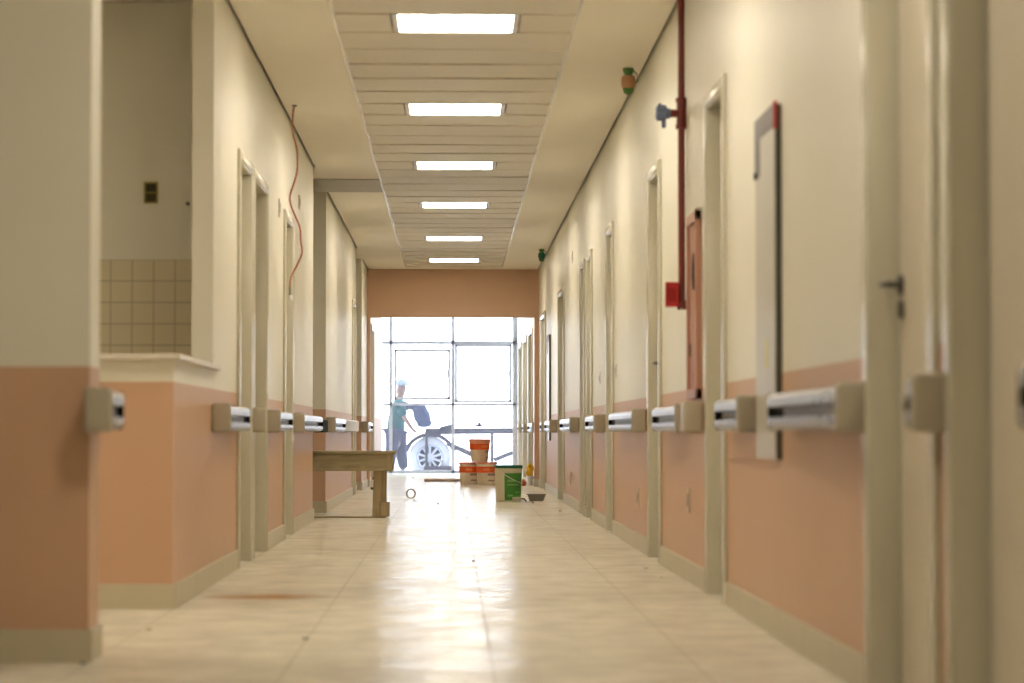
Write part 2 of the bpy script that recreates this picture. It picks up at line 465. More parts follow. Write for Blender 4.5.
# ---------------------------------------------------------------- handrails
def rail_profile():
    P = [(0, .006), (.055, .006)]
    for k in range(7):
        a = -PI/2+PI*k/6*.5; P.append((.060+.024*math.cos(a), .030+.022*math.sin(a)))
    P += [(.084, .046), (.058, .050), (.058, .076), (.084, .080)]
    for k in range(7):
        a = PI*k/6*.5; P.append((.060+.024*math.cos(a), .100+.024*math.sin(a)))
    P += [(0, .124)]
    P = [(p, z*1.04) for p, z in P]
    return P
RP = rail_profile()
def rail(s, y0, y1, label, near_cap=True, alu=True, core=False, plain=False):
    t = empty('wall_handrail', (s*W, y0, CAMH), label, 'handrail', 'crash handrails along the corridor walls')
    ln = y1-y0; cl = .045
    if plain:
        b = B(); prism(b, [(0, .006), (-s*.07, .006), (-s*.084, .02), (-s*.084, .115), (-s*.07, .128), (0, .128)], 'y', 0, ln)
        obj('wrapped_profile', b, simple('wrapped_white', (.72, .73, .78), .5, var=.2, scale=30), t)
    elif alu:
        b = B(); prism(b, [(-s*p, z) for p, z in RP], 'y', cl*.6 if near_cap else 0, ln-.003)
        obj('rail_profile', b, 'railm', t)
        b = B(); xa, xb = sorted((-s*.055, -s*.070)); box(b, xa, xb, cl if near_cap else 0, ln*.8, .051, .075, .002)
        obj('groove_strip', b, 'gstrip', t)
        b = B(); xa, xb = sorted((-s*.055, -s*.062)); box(b, xa, xb, ln*.8, ln-.004, .051, .075, .002)
        obj('open_groove', b, 'black', t)
        b = B(); prism(b, [(0, .008), (-s*.074, .008), (-s*.082, .02), (-s*.082, .115), (-s*.074, .128), (0, .128)], 'y', ln-.003, ln+.004)
        obj('end_plate', b, 'black', t)
    if near_cap:
        b = B(); xa, xb = sorted((0, -s*.088)); box(b, xa, xb, 0, cl if alu else ln, 0, .138, .014, seg=4)
        obj('end_cap', b, 'cap', t, smooth=True)
    if core:
        b = B(); xa, xb = sorted((-s*.012, -s*.084)); box(b, xa, xb, ln+.005, ln+.85, .0, .105, .01)
        obj('exposed_core', b, 'black', t)
    return t
rail(1, 3.6, 4.77, 'handrail end cut off by the right edge of the photo')
rail(1, 5.85, 5.97, 'stub handrail with beige cap between the two nearest right doors')
rail(1, 7.02, 8.6, 'blurred grey handrail right of the tall white wall panel')
rail(1, 9.47, 10.35, 'short grey handrail just left of the tall white wall panel')
rail(1, 11.64, 11.82, 'all beige rail stub below the red hose cabinet', alu=False)
rail(1, 12.13, 13.6, 'grey handrail below the red pipe end')
rail(1, 15.09, 17.4, 'long bright handrail beyond the door with the small lever, right wall')
rail(1, 19.19, 20.5, 'short handrail before the adjoining pair of right doors')
rail(1, 23.15, 25.4, 'bright handrail just beyond the adjoining pair of right doors')
rail(1, 28.02, 29.7, 'handrail just before the distant white wall panel')
rail(1, 30.6, 31.3, 'small handrail just beyond the distant white wall panel')
rail(1, 34.3, 36.4, 'first right handrail beyond the terracotta header')
rail(1, 38.55, 39.35, 'second right handrail beyond the terracotta header')
rail(1, 41.45, 42.15, 'last right handrail near the end window')
rail(-1, 7.93, 8.27, 'stub handrail with beige cap on the left foreground wall end')
rail(-1, 12.15, 13.4, 'grey handrail beside the nearest left door, below the stone counter')
rail(-1, 14.45, 14.51, 'beige cap alone between the two adjoining left doors', alu=False)
rail(-1, 15.66, 16.95, 'short bright handrail on the left before the hanging cable door')
rail(-1, 18.2, 20.85, 'left handrail with black core sticking out at the side passage', core=True)
rail(-1, 23.02, 25.35, 'grooved left handrail just beyond the side passage')
rail(-1, 25.40, 28.8, 'plain white left handrail following on from the grooved one', near_cap=False, plain=True)
rail(-1, 32.02, 33.8, 'last left handrail before the terracotta header')

# ---------------------------------------------------------------- counter top in the serving opening
b = B(); box(b, XL, -W+.03, 10.46, 10.66, 1.0, 1.024, .004); box(b, -W-.15, -W+.03, 10.66, 12.19, 1.0, 1.024, .004); box(b, -W, -W+.03, 12.19, 12.32, 1.0, 1.024, .002)
tag(obj('stone_counter', b, 'stone'), 'pale stone ledge on the low counter wall at left', 'counter')
# electric box on back wall
def P(x, Y): return (x-VX)*Y/F
def Z(y, Y): return CAMH+(VY-y)*Y/F
t = empty('socket_box', (P(151, 12.9), 12.9, Z(193, 12.9)), 'open yellow-green electrical box high on the wall inside the serving opening', 'socket')
b = B()
for q in ((-.034, -.026, -.053, .053), (.026, .034, -.053, .053), (-.034, .034, .045, .053), (-.034, .034, -.053, -.045), (-.026, .026, -.004, .004)):
    box(b, q[0], q[1], -.012, 0, q[2], q[3], .001)
obj('box_rim', b, simple('yellow_green_plastic', (.30, .26, .04), .5), t)
b = B(); box(b, -.026, .026, -.004, .0, -.045, .045); obj('box_inside', b, simple('dark_olive', (.05, .042, .01), .7), t)
b = B(); cyl(b, (P(188, 12.9), 12.9, Z(204, 12.9)), (P(188, 12.9), 12.885, Z(204, 12.9)), .010)  # raised dark disc made up in place of a small wall hole
tag(obj('wall_hole_disc', b, 'dark'), 'tiny dark disc standing for a small hole in the wall right of the open electrical box', 'pipe')

# ---------------------------------------------------------------- wall boards on the right wall
def board(y0, y1, label, near=True):
    t = empty('wall_panel', (W, y0, .615), label, 'panel', 'tall off-white panels on the right wall')
    h = 1.22; w = y1-y0
    b = B(); box(b, -.024, -.004, 0, w, 0, h, .004); obj('panel_face', b, 'boardw', t)
    b = B(); box(b, -.020, 0, -.006, -.0005, .0, h, .001); obj('dark_edge', b, 'dark', t)
    b = B(); box(b, -.027, -.0245, .016, w, h-.075, h+.004, .001)
    box(b, -.027, -.0245, w-.14, w, h-.21, h-.0755, .001)
    obj('protective_film', b, 'film', t)
    b = B(); box(b, -.0265, -.014, -.009, .012, h-.085, h+.010, .002)
    if near: obj('red_corner_tape', b, 'red', t)
    if near:
        b = B(); box(b, -.026, -.024, .2, .26, h-.90, h-.80); obj('sticker', b, simple('pale_yellow_paper', (.70, .66, .30), .7), t)
        b = B(); cyl(b, (-.02, w-.05, h-.20), (-.034, w-.05, h-.20), .013); obj('knob', b, 'black', t)
    return t
board(8.87, 9.43, 'tall off-white wall panel with red taped top corner, right foreground')
board(29.85, 30.45, 'distant off-white wall panel with dark edge near the terracotta header', near=False)

# ---------------------------------------------------------------- hose cabinet, red pipe, call box
t = empty('hose_cabinet', (W, 11.97, .86), 'faded red fire hose cabinet with round glass beside the red pipe', 'fire cabinet')
b = B()
for q in ((-.24, -.19, 0, .86), (.19, .24, 0, .86), (-.24, .24, .81, .86), (-.24, .24, 0, .05)):
    box(b, -.028, 0, q[0], q[1], q[2], q[3], .004)
obj('cabinet_frame', b, 'hydr', t)
b = B(); box(b, -.016, -.001, -.188, .188, .052, .808, .002)
for k in range(3): box(b, -.020, -.014, -.10, .10, .10+k*.03, .112+k*.03)
d = obj('cabinet_door', b, 'hydr', t)
b = B(); cyl(b, (-.016, -.07, .585), (-.022, -.07, .585), .085, n=32); obj('round_glass', b, simple('dark_glass', (.01, .01, .012), .7, spec=.05), d)
b = B(); box(b, -.024, -.017, .12, .15, .20, .26, .002); obj('latch', b, 'dark', d)
PY = 12.5; PXc = 1.102
t = empty('fire_pipe', (PXc, PY, 1.30), 'dark red fire pipe running down the right wall from the ceiling', 'pipe')
b = B(); cyl(b, (0, 0, .02), (0, 0, TOP-1.30-.01), .0165, n=20); obj('riser', b, 'dred', t, smooth=True)
b = B(); zt_ = Z(112, PY)-1.30
cyl(b, (0, 0, zt_-.065), (0, 0, zt_+.065), .023, n=20); cyl(b, (0, 0, zt_-.075), (0, 0, zt_-.055), .028, n=20); cyl(b, (0, 0, zt_+.055), (0, 0, zt_+.075), .028, n=20)
cyl(b, (0, 0, zt_), (-.055, -.005, zt_), .02, n=20)
obj('tee_fitting', b, 'dred', t, smooth=True)
b = B(); cyl(b, (-.055, -.005, zt_), (-.075, -.005, zt_), .026, n=14)
box(b, -.125, -.070, -.03, .025, zt_-.035, zt_+.04, .014); box(b, -.095, -.075, -.02, .01, zt_-.07, zt_-.02, .006, mat=Matrix.Rotation(.0, 4, 'Y'))
box(b, -.112, -.095, -.015, .015, zt_+.015, zt_+.05, .006)
obj('taped_valve', b, 'blue', t, smooth=True)
b = B(); cyl(b, (0, 0, .0), (0, 0, .045), .022, n=20); cyl(b, (0, 0, .02), (0, -.06, .02), .017, n=16); obj('elbow', b, 'dred', t, smooth=True)
t = empty('call_box', (PXc-.05, PY-.02, Z(307, PY)), 'small bright red break glass box at the foot of the red pipe', 'fire alarm')
b = B(); box(b, -.030, .028, -.04, .02, 0, .118, .004); box(b, -.034, .03, -.045, -.038, .0, .118, .003); obj('box_body', b, 'red', t)
b = B(); box(b, -.022, .020, -.047, -.044, .025, .09, .001); obj('cover', b, simple('deep_red', (.33, .01, .012), .3), t)

# ceiling devices
def sounder(x, Y, s, label, body):
    t = empty('ceiling_sensor', (x, Y, H), label, 'sensor', 'taped devices hanging from the right ceiling band')
    b = B(); lathe(b, [(0, 0), (.030*s, 0), (.034*s, -.012*s), (.026*s, -.03*s), (.02*s, -.045*s), (0, -.045*s)]); obj('mount', b, 'green', t, smooth=True)
    b = B(); lathe(b, [(0, -.044*s), (.036*s, -.046*s), (.043*s, -.07*s), (.040*s, -.11*s), (.030*s, -.12*s), (0, -.12*s)], n=20); obj('housing', b, body, t, smooth=True)
    b = B(); lathe(b, [(0, -.118*s), (.034*s, -.118*s), (.028*s, -.145*s), (.012*s, -.155*s), (0, -.155*s)], n=14); obj('tape_wrap', b, 'green', t, smooth=True)
    b = B(); tube(b, [(.02*s, 0, -.1*s), (.055*s, 0, -.075*s), (.05*s, .01, -.03*s), (.02*s, 0, -.01*s)], .004*s); obj('lead', b, 'green', t)
sounder(1.026, 15.16, 1.0, 'orange-brown ceiling device wrapped in green tape near the red pipe', 'orange')
sounder(1.03, 30.2, .95, 'small dark green device on the ceiling near the terracotta header', 'blid')

# hanging cable
YC = 16.94
pts = [(294, 103), (292.5, 112), (292, 130), (295.5, 144), (297, 155), (296.7, 172), (293, 185), (289.7, 196), (291, 206), (295.5, 217), (299.7, 228), (300.5, 240), (302, 252), (298.5, 262), (293.4, 272), (290.5, 280), (290, 287)]
W3 = [Vector((P(x, YC+.01*math.sin(i)), YC+.01*math.sin(i), Z(y, YC))) for i, (x, y) in enumerate(pts)]
W3[0].z = H
sm = []
for i in range(len(W3)-1):
    p0 = W3[max(i-1, 0)]; p1 = W3[i]; p2 = W3[i+1]; p3 = W3[min(i+2, len(W3)-1)]
    for k in range(4):
        u = k/4
        sm.append(.5*((2*p1)+(p2-p0)*u+(2*p0-5*p1+4*p2-p3)*u*u+(3*p1-p0-3*p2+p3)*u**3))
sm.append(W3[-1]); o_ = W3[0].copy()
t = empty('hanging_cable', o_, 'thin red-brown cable dangling from the left ceiling band', 'cable')
b = B(); tube(b, [p-o_ for p in sm], .0062, 8); obj('cable_sheath', b, 'copper', t, smooth=True)
b = B(); e_ = W3[-1]-o_; cyl(b, e_, e_+Vector((.002, 0, -.055)), .009, n=10); obj('connector', b, 'grey', t)
b = B(); cyl(b, e_+Vector((.002, 0, -.055)), e_+Vector((.006, 0, -.09)), .012, .016, n=10); obj('plug', b, 'white', t)
b = B(); lathe(b, [(0, -.006), (.016, -.006), (.018, .0), (0, .0)]); obj('grommet', b, 'dark', t)

# switches and outlets
def plate(s, x, y, h, w, label, grp, cat='socket', name='wall_socket'):
    Y = F*W/abs(x-VX)
    t = empty(name, (s*W, Y, Z(y, Y)), label, cat, grp)
    b = B(); xa, xb = sorted((0, -s*.008)); box(b, xa, xb, -w/2, w/2, -h/2, h/2, .003); obj('cover_plate', b, 'white' if cat == 'switch' else 'cap2', t)
    b = B(); xa, xb = sorted((-s*.008, -s*.011)); box(b, xa, xb, -w*.22, w*.22, -h*.25, h*.25, .001); obj('insert', b, 'film', t)
M['cap2'] = simple('pale_plate', (.66, .56, .42), .4)
plate(1, 616.5, 370.5, .09, .075, 'white switch plate on the right wall, nearer the camera of two', 'wall switches', 'switch', 'wall_switch')
plate(1, 600.5, 378, .09, .075, 'white switch plate on the right wall beside the far edge of a door', 'wall switches', 'switch', 'wall_switch')
plate(1, 639, 498, .12, .08, 'pale low socket plate under the long bright right handrail', 'low wall sockets')
plate(1, 689.5, 500, .12, .08, 'salmon low socket plate under the red hose cabinet', 'low wall sockets')
plate(1, 570.5, 478, .12, .08, 'small low socket plate beyond the adjoining right doors', 'low wall sockets')
plate(1, 573, 257, .11, .07, 'blank plate high on the right wall beyond the adjoining doors', 'blank wall plates')
plate(-1, 278.5, 208, .12, .05, 'grey blank plate high on the left wall before the cable', 'blank wall plates')
plate(-1, 298.5, 202, .10, .09, 'pale plate high on the left wall behind the cable', 'blank wall plates')

# ---------------------------------------------------------------- wooden trestle bench
by = 21.62
t = empty('wooden_bench', (-1.1, by+.2, 0), 'rough weathered wooden work bench sticking out of the left side passage', 'bench')
bx0, bx1 = -1.95, -.475
ox, oy = 1.1, -(by+.2)
def bb(name, x0, x1, y0, y1, z0, z1, m='wood', lean=0, par=None, r=.003):
    b = B()
    mat = None
    box(b, x0+ox, x1+ox, y0+oy, y1+oy, z0, z1, 0)
    if lean:
        for v in b.verts: v.co.x += lean*(v.co.z-z1)
    bmesh.ops.bevel(b, geom=b.edges[:], offset=r, segments=1, affect='EDGES')
    return obj(name, b, m, par or t)
bb('bench_top', bx0, bx1, by-.01, by+.36, .530, .555)
bb('front_apron', bx0+.03, -.5, by, by+.025, .388, .529)
bb('back_apron', bx0+.03, -.5, by+.325, by+.35, .388, .529)
bb('end_cleat', -.553, -.502, by-.004, by-.0005, .388, .529, 'woodv')
bb('end_apron', -.524, -.5, by+.026, by+.324, .388, .529)
for (x, y) in ((-.655, by+.027), (-.655, by+.30), (-1.85, by+.027), (-1.85, by+.30)):
    bb('bench_leg', x, x+.066, y, y+.024, 0, .52, 'woodv', lean=.03)
    bb('leg_batten', x+.052, x+.098, y+.028, y+.048, .0, .52, 'woodv', lean=.0)
    bb('foot_block', x+.052, x+.125, y-.022, y-.001, .010, .125, 'woodv')
bb('floor_shadow_strip', -1.84, -.66, by+.0, by+.024, .0, .012)  # thin strip added to draw the shadow line on the floor

# ---------------------------------------------------------------- buckets
def bucket_body(h, rt, rb):
    prof = [(0, 0), (rb*.96, 0), (rb, .006)]
    prof += [(rb+(rt-rb)*.80, h*.80), (rb+(rt-rb)*.80+.006, h*.805), (rb+(rt-rb)*.84+.006, h*.835), (rb+(rt-rb)*.84, h*.84), (rt-.002, h*.97), (0, h*.97)]
    return prof
def band(bm, h, rt, rb, z0, z1, a0=0, a1=2*PI, n=40, off=.0012):
    full = abs(a1-a0-2*PI) < 1e-4
    def R(z): return rb+(rt-rb)*z/h+off
    V = []
    for i in range(n+1):
        a = a0+(a1-a0)*i/n
        V.append([bm.verts.new((R(z)*math.cos(a)*k, R(z)*math.sin(a)*k, z)) for z, k in ((z0, 1), (z1, 1), (z1, .985), (z0, .985))])
    for i in range(n):
        for k in range(4): bm.faces.new((V[i][k], V[i+1][k], V[i+1][(k+1) % 4], V[i][(k+1) % 4]))
    if not full: bm.faces.new(V[0]); bm.faces.new(V[-1])
# green bucket
gh, gt, gb = .372, .143, .130
t = empty('paint_bucket', (.572, 26.85, 0), 'cream paint bucket with green lid and green label', 'bucket')
b = B(); lathe(b, bucket_body(gh, gt, gb), n=48); obj('bucket_body', b, 'bucket', t, smooth=True)
b = B(); lathe(b, [(0, gh), (gt-.006, gh), (gt+.004, gh-.003), (gt+.006, gh-.03), (gt+.001, gh-.032), (gt+.001, gh-.012), (0, gh-.012)], n=48); obj('lid', b, 'blid', t, smooth=True)
b = B(); band(b, gh, gt, gb, .012, .290, math.radians(-108), math.radians(-22), off=.004); lab = obj('label_sheet', b, 'blab', t, smooth=True)
M['pr1'] = simple('pale_green_print', (.22, .42, .12), .5)
for (z0, z1, a0, a1) in ((.20, .225, -95, -60), (.165, .18, -95, -40), (.05, .07, -95, -70), (.09, .10, -60, -35)):
    b = B(); band(b, gh, gt, gb, z0, z1, math.radians(a0), math.radians(a1), n=10, off=.0052)
    obj('label_print', b, 'pr1', lab)
b = B()
hp = []
for k in range(15):
    u = k/14; a = math.radians(-112+ (95)*u)
    hp.append(((gt+.012)*math.cos(a), (gt+.012)*math.sin(a), .285-.10*math.sin(PI*.5*u)))
tube(b, hp, .0035, 8); obj('wire_handle', b, 'white', t, smooth=True)
b = B(); box(b, -gt*.38-.012, -gt*.38+.012, -gt*.99-.004, -gt*.9, .275, .305, .003); obj('handle_lug', b, 'bucket', t)
# orange buckets
def obucket(x, Y, z, h, rt, rb, label, pale=False, rz=0):
    t = empty('mortar_bucket', (x, Y, z), label, 'bucket', 'stack of orange banded buckets', rz=rz)
    b = B(); lathe(b, bucket_body(h, rt, rb), n=40); obj('bucket_body', b, 'obody', t, smooth=True)
    b = B(); lathe(b, [(0, h), (rt-.008, h), (rt+.004, h-.002), (rt+.006, h-.028 if not pale else h-.055), (rt, h-.03 if not pale else h-.057), (rt, h-.012), (0, h-.012)], n=40); obj('lid', b, 'olid', t, smooth=True)
    b = B(); band(b, h, rt, rb, h*.53, h*.80, off=.007); lab = obj('colour_band', b, 'oband', t, smooth=True)
    b = B()
    M.setdefault('pr2', simple('pale_orange_print', (.85, .30, .10), .5)); M.setdefault('pr3', simple('brown_print', (.40, .25, .20), .5))
    band(b, h, rt, rb, h*.62, h*.72, math.radians(-110), math.radians(-75), n=10, off=.0085); obj('band_print', b, 'pr2', lab)
    for (q0, q1, a0, a1) in ((.40, .50, -85, -30), (.16, .22, -80, -40)):
        b = B(); band(b, h, rt, rb, h*q0, h*q1, math.radians(a0), math.radians(a1), n=10, off=.0015)
        obj('body_print', b, 'pr3', t)
obucket(.457, 35.34, 0, .308, .140, .125, 'lower right bucket of the orange banded stack')
obucket(.222, 35.56, 0, .305, .138, .124, 'lower left bucket of the orange banded stack')
obucket(.362, 35.44, .309, .312, .142, .115, 'upper bucket standing on the two orange banded ones', pale=True, rz=.6)
# tray
t = empty('mixing_tray', (P(536.5, 26.8), 26.85, 0), 'grey plastic mortar tray on the floor right of the green lidded bucket', 'tray')
b = B()
def frust(bm, w0, d0, w1, d1, z0, z1):
    a = [bm.verts.new((sx*w0, sy*d0, z0)) for sx, sy in ((-1, -1), (1, -1), (1, 1), (-1, 1))]
    c = [bm.verts.new((sx*w1, sy*d1, z1)) for sx, sy in ((-1, -1), (1, -1), (1, 1), (-1, 1))]
    return a, c
a, c = frust(b, .068, .05, .094, .075, 0, .072); a2, c2 = frust(b, .062, .045, .088, .069, .006, .072)
b.faces.new(a); b.faces.new(a2)
for i in range(4):
    j = (i+1) % 4
    b.faces.new((a[i], a[j], c[j], c[i])); b.faces.new((a2[i], a2[j], c2[j], c2[i])); b.faces.new((c[i], c[j], c2[j], c2[i]))
obj('tray_shell', b, 'grey', t)
b = B()
for q in ((-.102, .102, -.083, -.075), (-.102, .102, .075, .083), (-.102, -.094, -.075, .075), (.094, .102, -.075, .075)): box(b, q[0], q[1], q[2], q[3], .066, .074, .001)
obj('tray_rim', b, 'grey', t)
# trowel
t = empty('plastering_trowel', (P(518, 26.3), 26.45, 0), 'plastering trowel lying in front of the green lidded bucket', 'trowel', rz=.1)
b = B(); box(b, -.06, .16, -.05, .05, .0, .004, .001); obj('blade', b, 'alu', t)
b = B(); box(b, -.055, .035, -.016, .016, .02, .052, .008); obj('grip', b, 'cap', t, smooth=True)
b = B(); tube(b, [(.03, 0, .036), (.07, 0, .034), (.09, 0, .006)], .007); obj('shank', b, 'black', t)
# objects behind right pier
t = empty('work_pot', (P(530, 34.75), 34.75, 0), 'small white pot stuffed with yellow cloth beside the right terracotta pier', 'pot')
b = B(); lathe(b, [(0, 0), (.034, 0), (.042, .12), (.046, .125), (.046, .13), (.038, .13), (.03, .02), (0, .02)]); obj('pot_body', b, 'white', t, smooth=True)
b = B()
for k in range(8):
    a = k*2.4; r = .012+.05*(k % 3)/2*(1-k/9)
    m = Matrix.Translation((r*math.cos(a), r*math.sin(a)*.6, .15+.017*k)) @ Matrix.Rotation(a, 4, 'Z') @ Matrix.Rotation(.5, 4, 'X')
    g = bmesh.ops.create_icosphere(b, subdivisions=2, radius=.040-.0022*k)
    for v in g['verts']: v.co.z *= 1.5; v.co.x *= .75; v.co *= 1+.12*math.sin(v.co.x*90+k)*math.cos(v.co.z*70)
    bmesh.ops.transform(b, matrix=m, verts=g['verts'])
obj('cloth', b, 'yel', t, smooth=True)
b = B(); box(b, .035, .08, -.10, -.07, .0, .12, .012); obj('black_handle', b, 'black', t)
b = B()
g = bmesh.ops.create_icosphere(b, subdivisions=3, radius=.04)
for v in b.verts:
    v.co.z = (v.co.z+.04)*1.2; k = 1-.55*v.co.z/.096; v.co.x *= k*1.1; v.co.y *= k; v.co *= 1+.08*math.sin(v.co.x*150)*math.sin(v.co.z*110)
tag(obj('cloth_bag', b, simple('brick_red_cloth', (.50, .12, .05), .8, var=.3, scale=40), smooth=True, loc=(P(524, 34.3), 34.4, 0)), 'small brick-red bag on the floor behind the green lidded bucket', 'bag')
# small can by the left wall
t = empty('spray_can', (P(372.5, 32.3)+.01, 32.3, 0), 'small white can on the floor by the left wall behind the bench', 'can')
b = B(); lathe(b, [(0, .03), (.030, .03), (.030, .11), (.02, .125), (0, .125)]); obj('can_body', b, 'white', t, smooth=True)
b = B(); lathe(b, [(0, 0), (.030, 0), (.031, .03), (0, .03)]); obj('can_foot', b, 'dark', t, smooth=True)
b = B(); lathe(b, [(0, .124), (.014, .124), (.012, .15), (0, .15)]); obj('cap', b, simple('rust_cap', (.35, .13, .08), .6), t, smooth=True)
# plank/pipe on the floor, tape roll
b = B(); tube(b, [(-.30, 0, .026), (0, .01, .026), (.33, .015, .026)], .024, 14)
o = tag(obj('cardboard_tube', b, simple('brown_card', (.42, .34, .29), .8), smooth=True, loc=(P(446, 37.4)-.01, 37.3, 0)), 'long brown tube lying on the floor left of the orange banded buckets', 'tube')
t = empty('tape_roll', (P(411, 27.9), 27.9, 0), 'translucent ring shaped roll of tape standing on the floor beyond the bench', 'tape', rz=.35)
b = B(); m = Matrix.Rotation(PI/2, 4, 'X')
lathe(b, [(.045, -.012), (.054, -.012), (.054, .012), (.045, .012), (.045, -.012)], c=(0, 0, .054), mat=m, n=36); obj('tape', b, simple('grey_clear_tape', (.55, .50, .46), .3), t, smooth=True)
b = B(); lathe(b, [(.042, -.013), (.045, -.013), (.045, .013), (.042, .013), (.042, -.013)], c=(0, 0, .054), mat=m, n=36); obj('core', b, simple('card_core', (.35, .25, .16), .8), t, smooth=True)

# floor debris
deb = [(438, 504, .016, 'dark', 'dark chip of debris on the floor right of the tape roll'),
       (306, 638, .010, 'dark', 'small dark chip in the left foreground of the floor'),
       (473.5, 561, .011, 'dark', 'brown chip on the central tile joint in the bright reflection'),
       (151, 628.6, .012, 'wood', 'brown crumb on the floor in front of the low counter wall'),
       (86, 662, .011, 'dark', 'dark crumb at the foot of the left foreground wall end'),
       (644, 568.6, .022, 'stone', 'flat whitish flake of plaster near the right skirting'),
       (660, 577, .012, 'stone', 'pale crumb close to the right skirting below the red cabinet'),
       (533, 503, .014, 'black', 'black scrap in front of the grey mortar tray'),
       (413, 477.5, .02, 'dark', 'dark scrap near the foot of the end window'),
       (455, 543, .007, 'wood', 'tiny crumb in the middle of the corridor floor'),
       (560, 511, .012, 'wood', 'small brown crumb near the right wall past the tray')]
for (x, y, r, m_, lb) in deb:
    Y = CAMH*F/(y-VY); b = B(); bmesh.ops.create_icosphere(b, subdivisions=2, radius=r)
    for v in b.verts:
        v.co *= 1+random.uniform(-.25, .25); v.co.z = max(0, v.co.z)*.55
    tag(obj('debris_chip', b, m_, loc=(P(x, Y), Y, 0)), lb, 'debris', 'crumbs of debris on the corridor floor')

# ---------------------------------------------------------------- end window
YW = 45.5
b = B()
box(b, -16, XL-.2, YE, YE+.25, -.145, 8); box(b, W+.13, 16, YE, YE+.25, -.145, 8); box(b, XL-.2, W+.13, YE+.06, YE+.25, TOP+.02, 8)
tag(obj('wall_facade', b, simple('facade_render', (.30, .27, .24), .9)), 'outer face of the building around the end window', 'wall', kind='structure')
t = empty('window_1', (0, YW, 0), 'full height dusty glazed window at the end of the corridor', 'window', kind='structure')
XWL = XL
b = B()
def fb(x0, x1, z0, z1, d=.05, yo=0): box(b, x0, x1, yo-d/2, yo+d/2, z0, z1, .003)
for x in (XWL+.03, -3.25, -2.17, -1.087, 0.0, 1.07): fb(x-.028, x+.028, 0, TOP)
fb(1.09, 1.13, 0, TOP)
fb(XWL, 1.12, 2.25, 2.31); fb(XWL, 1.12, 1.178, 1.222); fb(XWL, 1.12, 0, .05); fb(XWL, 1.12, TOP-.06, TOP)
obj('window_frame', b, 'wframe', t)
def sash(x0, x1, z0, z1, w=.045):
    global b
    b = B()
    for q in ((x0, x0+w, z0, z1), (x1-w, x1, z0, z1), (x0, x1, z0, z0+w), (x0, x1, z1-w, z1)):
        box(b, *q[:2], -.055, -.02, *q[2:], .003)
    s = obj('sash', b, 'wframe', t)
    b = B(); box(b, x1-w-.02, x1-w, -.07, -.056, (z0+z1)/2-.06, (z0+z1)/2+.06, .003); obj('sash_latch', b, 'wframe', s)
sash(-1.03, -.045, 1.28, 2.165); sash(.03, 1.03, 1.232, 2.25)
b = B(); box(b, XWL, 1.11, -.003, .003, .03, TOP-.02); obj('glass_pane', b, 'glass', t)

# ---------------------------------------------------------------- outside
b = B(); box(b, -60, 60, 45.56, 160, -.30, -.145)
tag(obj('ground_outside', b, 'ground'), 'pale sunlit ground outside the end window', 'ground', kind='structure')
GZ = -.145
YV = 48.0; k = YV/F
def VP(x, y): return (P(x, YV), Z(y, YV))
cxw, czw = VP(430, 457.6); R_ = czw-GZ
t = empty('trailer', (cxw, YV, GZ), 'trailer with pale spoked wheel and brown steel beam outside the window', 'trailer')
cz = R_
m = Matrix.Rotation(PI/2, 4, 'X')
wh = obj('wheel_rim', (lambda b: (lathe(b, [(.055, -.11), (.06, -.12), (0, -.13)], c=(0, 0, cz), mat=m, n=24),
      lathe(b, [(.215, -.06), (.245, -.11), (.25, -.11), (.25, .08), (.235, .08), (.215, -.06)], c=(0, 0, cz), mat=m, n=40),
      [box(b, -.022, .022, .085, .115, .03, .23, .004, mat=Matrix.Translation((0, 0, cz)) @ Matrix.Rotation(2*PI*i/10, 4, 'Y')) for i in range(10)], b)[-1])(B()), simple('pale_rim', (.62, .62, .66), .4), t, smooth=True)
for v in wh.data.vertices: v.co.y = -abs(v.co.y) if abs(v.co.y) > .084 else v.co.y
b = B(); cyl(b, (0, -.02, cz), (0, .0, cz), .215, n=32); obj('brake_disc', b, 'rust', t)
b = B(); lathe(b, [(.245, -.12), (R_-.04, -.125), (R_-.005, -.10), (R_, 0), (R_-.005, .10), (R_-.04, .125), (.245, .12), (.245, -.12)], c=(0, 0, cz), mat=m, n=48); obj('tyre', b, 'tyre', t, smooth=True)
b = B()
ro, ri = R_+.095, R_+.02; arc = [math.radians(18+ (162-18)*i/20) for i in range(21)]
pl = [(ro*math.cos(a)*1.04, cz-.02+ro*math.sin(a)) for a in arc]+[(ri*math.cos(a)*1.04, cz-.02+ri*math.sin(a)) for a in reversed(arc)]
prism(b, pl, 'y', -.16, .16); obj('fender', b, 'rust', t)
def beam(x0, y0, x1, y1, w, name, d=.06, mt='rust', yo=-.05):
    a = Vector((P(x0, YV)-cxw, Z(y0, YV)-GZ)); c = Vector((P(x1, YV)-cxw, Z(y1, YV)-GZ)); n = (c-a).normalized(); n = Vector((-n.y, n.x))*w/2
    b = B(); prism(b, [tuple(a+n), tuple(c+n), tuple(c-n), tuple(a-n)], 'y', yo-d, yo+d); return obj(name, b, mt, t)
beam(425, 431.5, 560, 430.5, .115, 'main_beam')
beam(440, 429, 452, 426, .08, 'hinge_block'); beam(474, 426, 483, 425, .04, 'clamp'); beam(478.5, 427, 479.5, 422, .06, 'clamp_screw')
beam(492, 434, 492, 476, .055, 'post', yo=-.02); beam(426.7, 434, 426.7, 476, .045, 'support_leg', yo=-.22)
beam(447, 443, 475, 456, .09, 'brace', yo=.0); beam(494, 460, 514, 452, .075, 'brace', yo=0)
beam(424, 469, 454, 468, .10, 'step', yo=-.24)

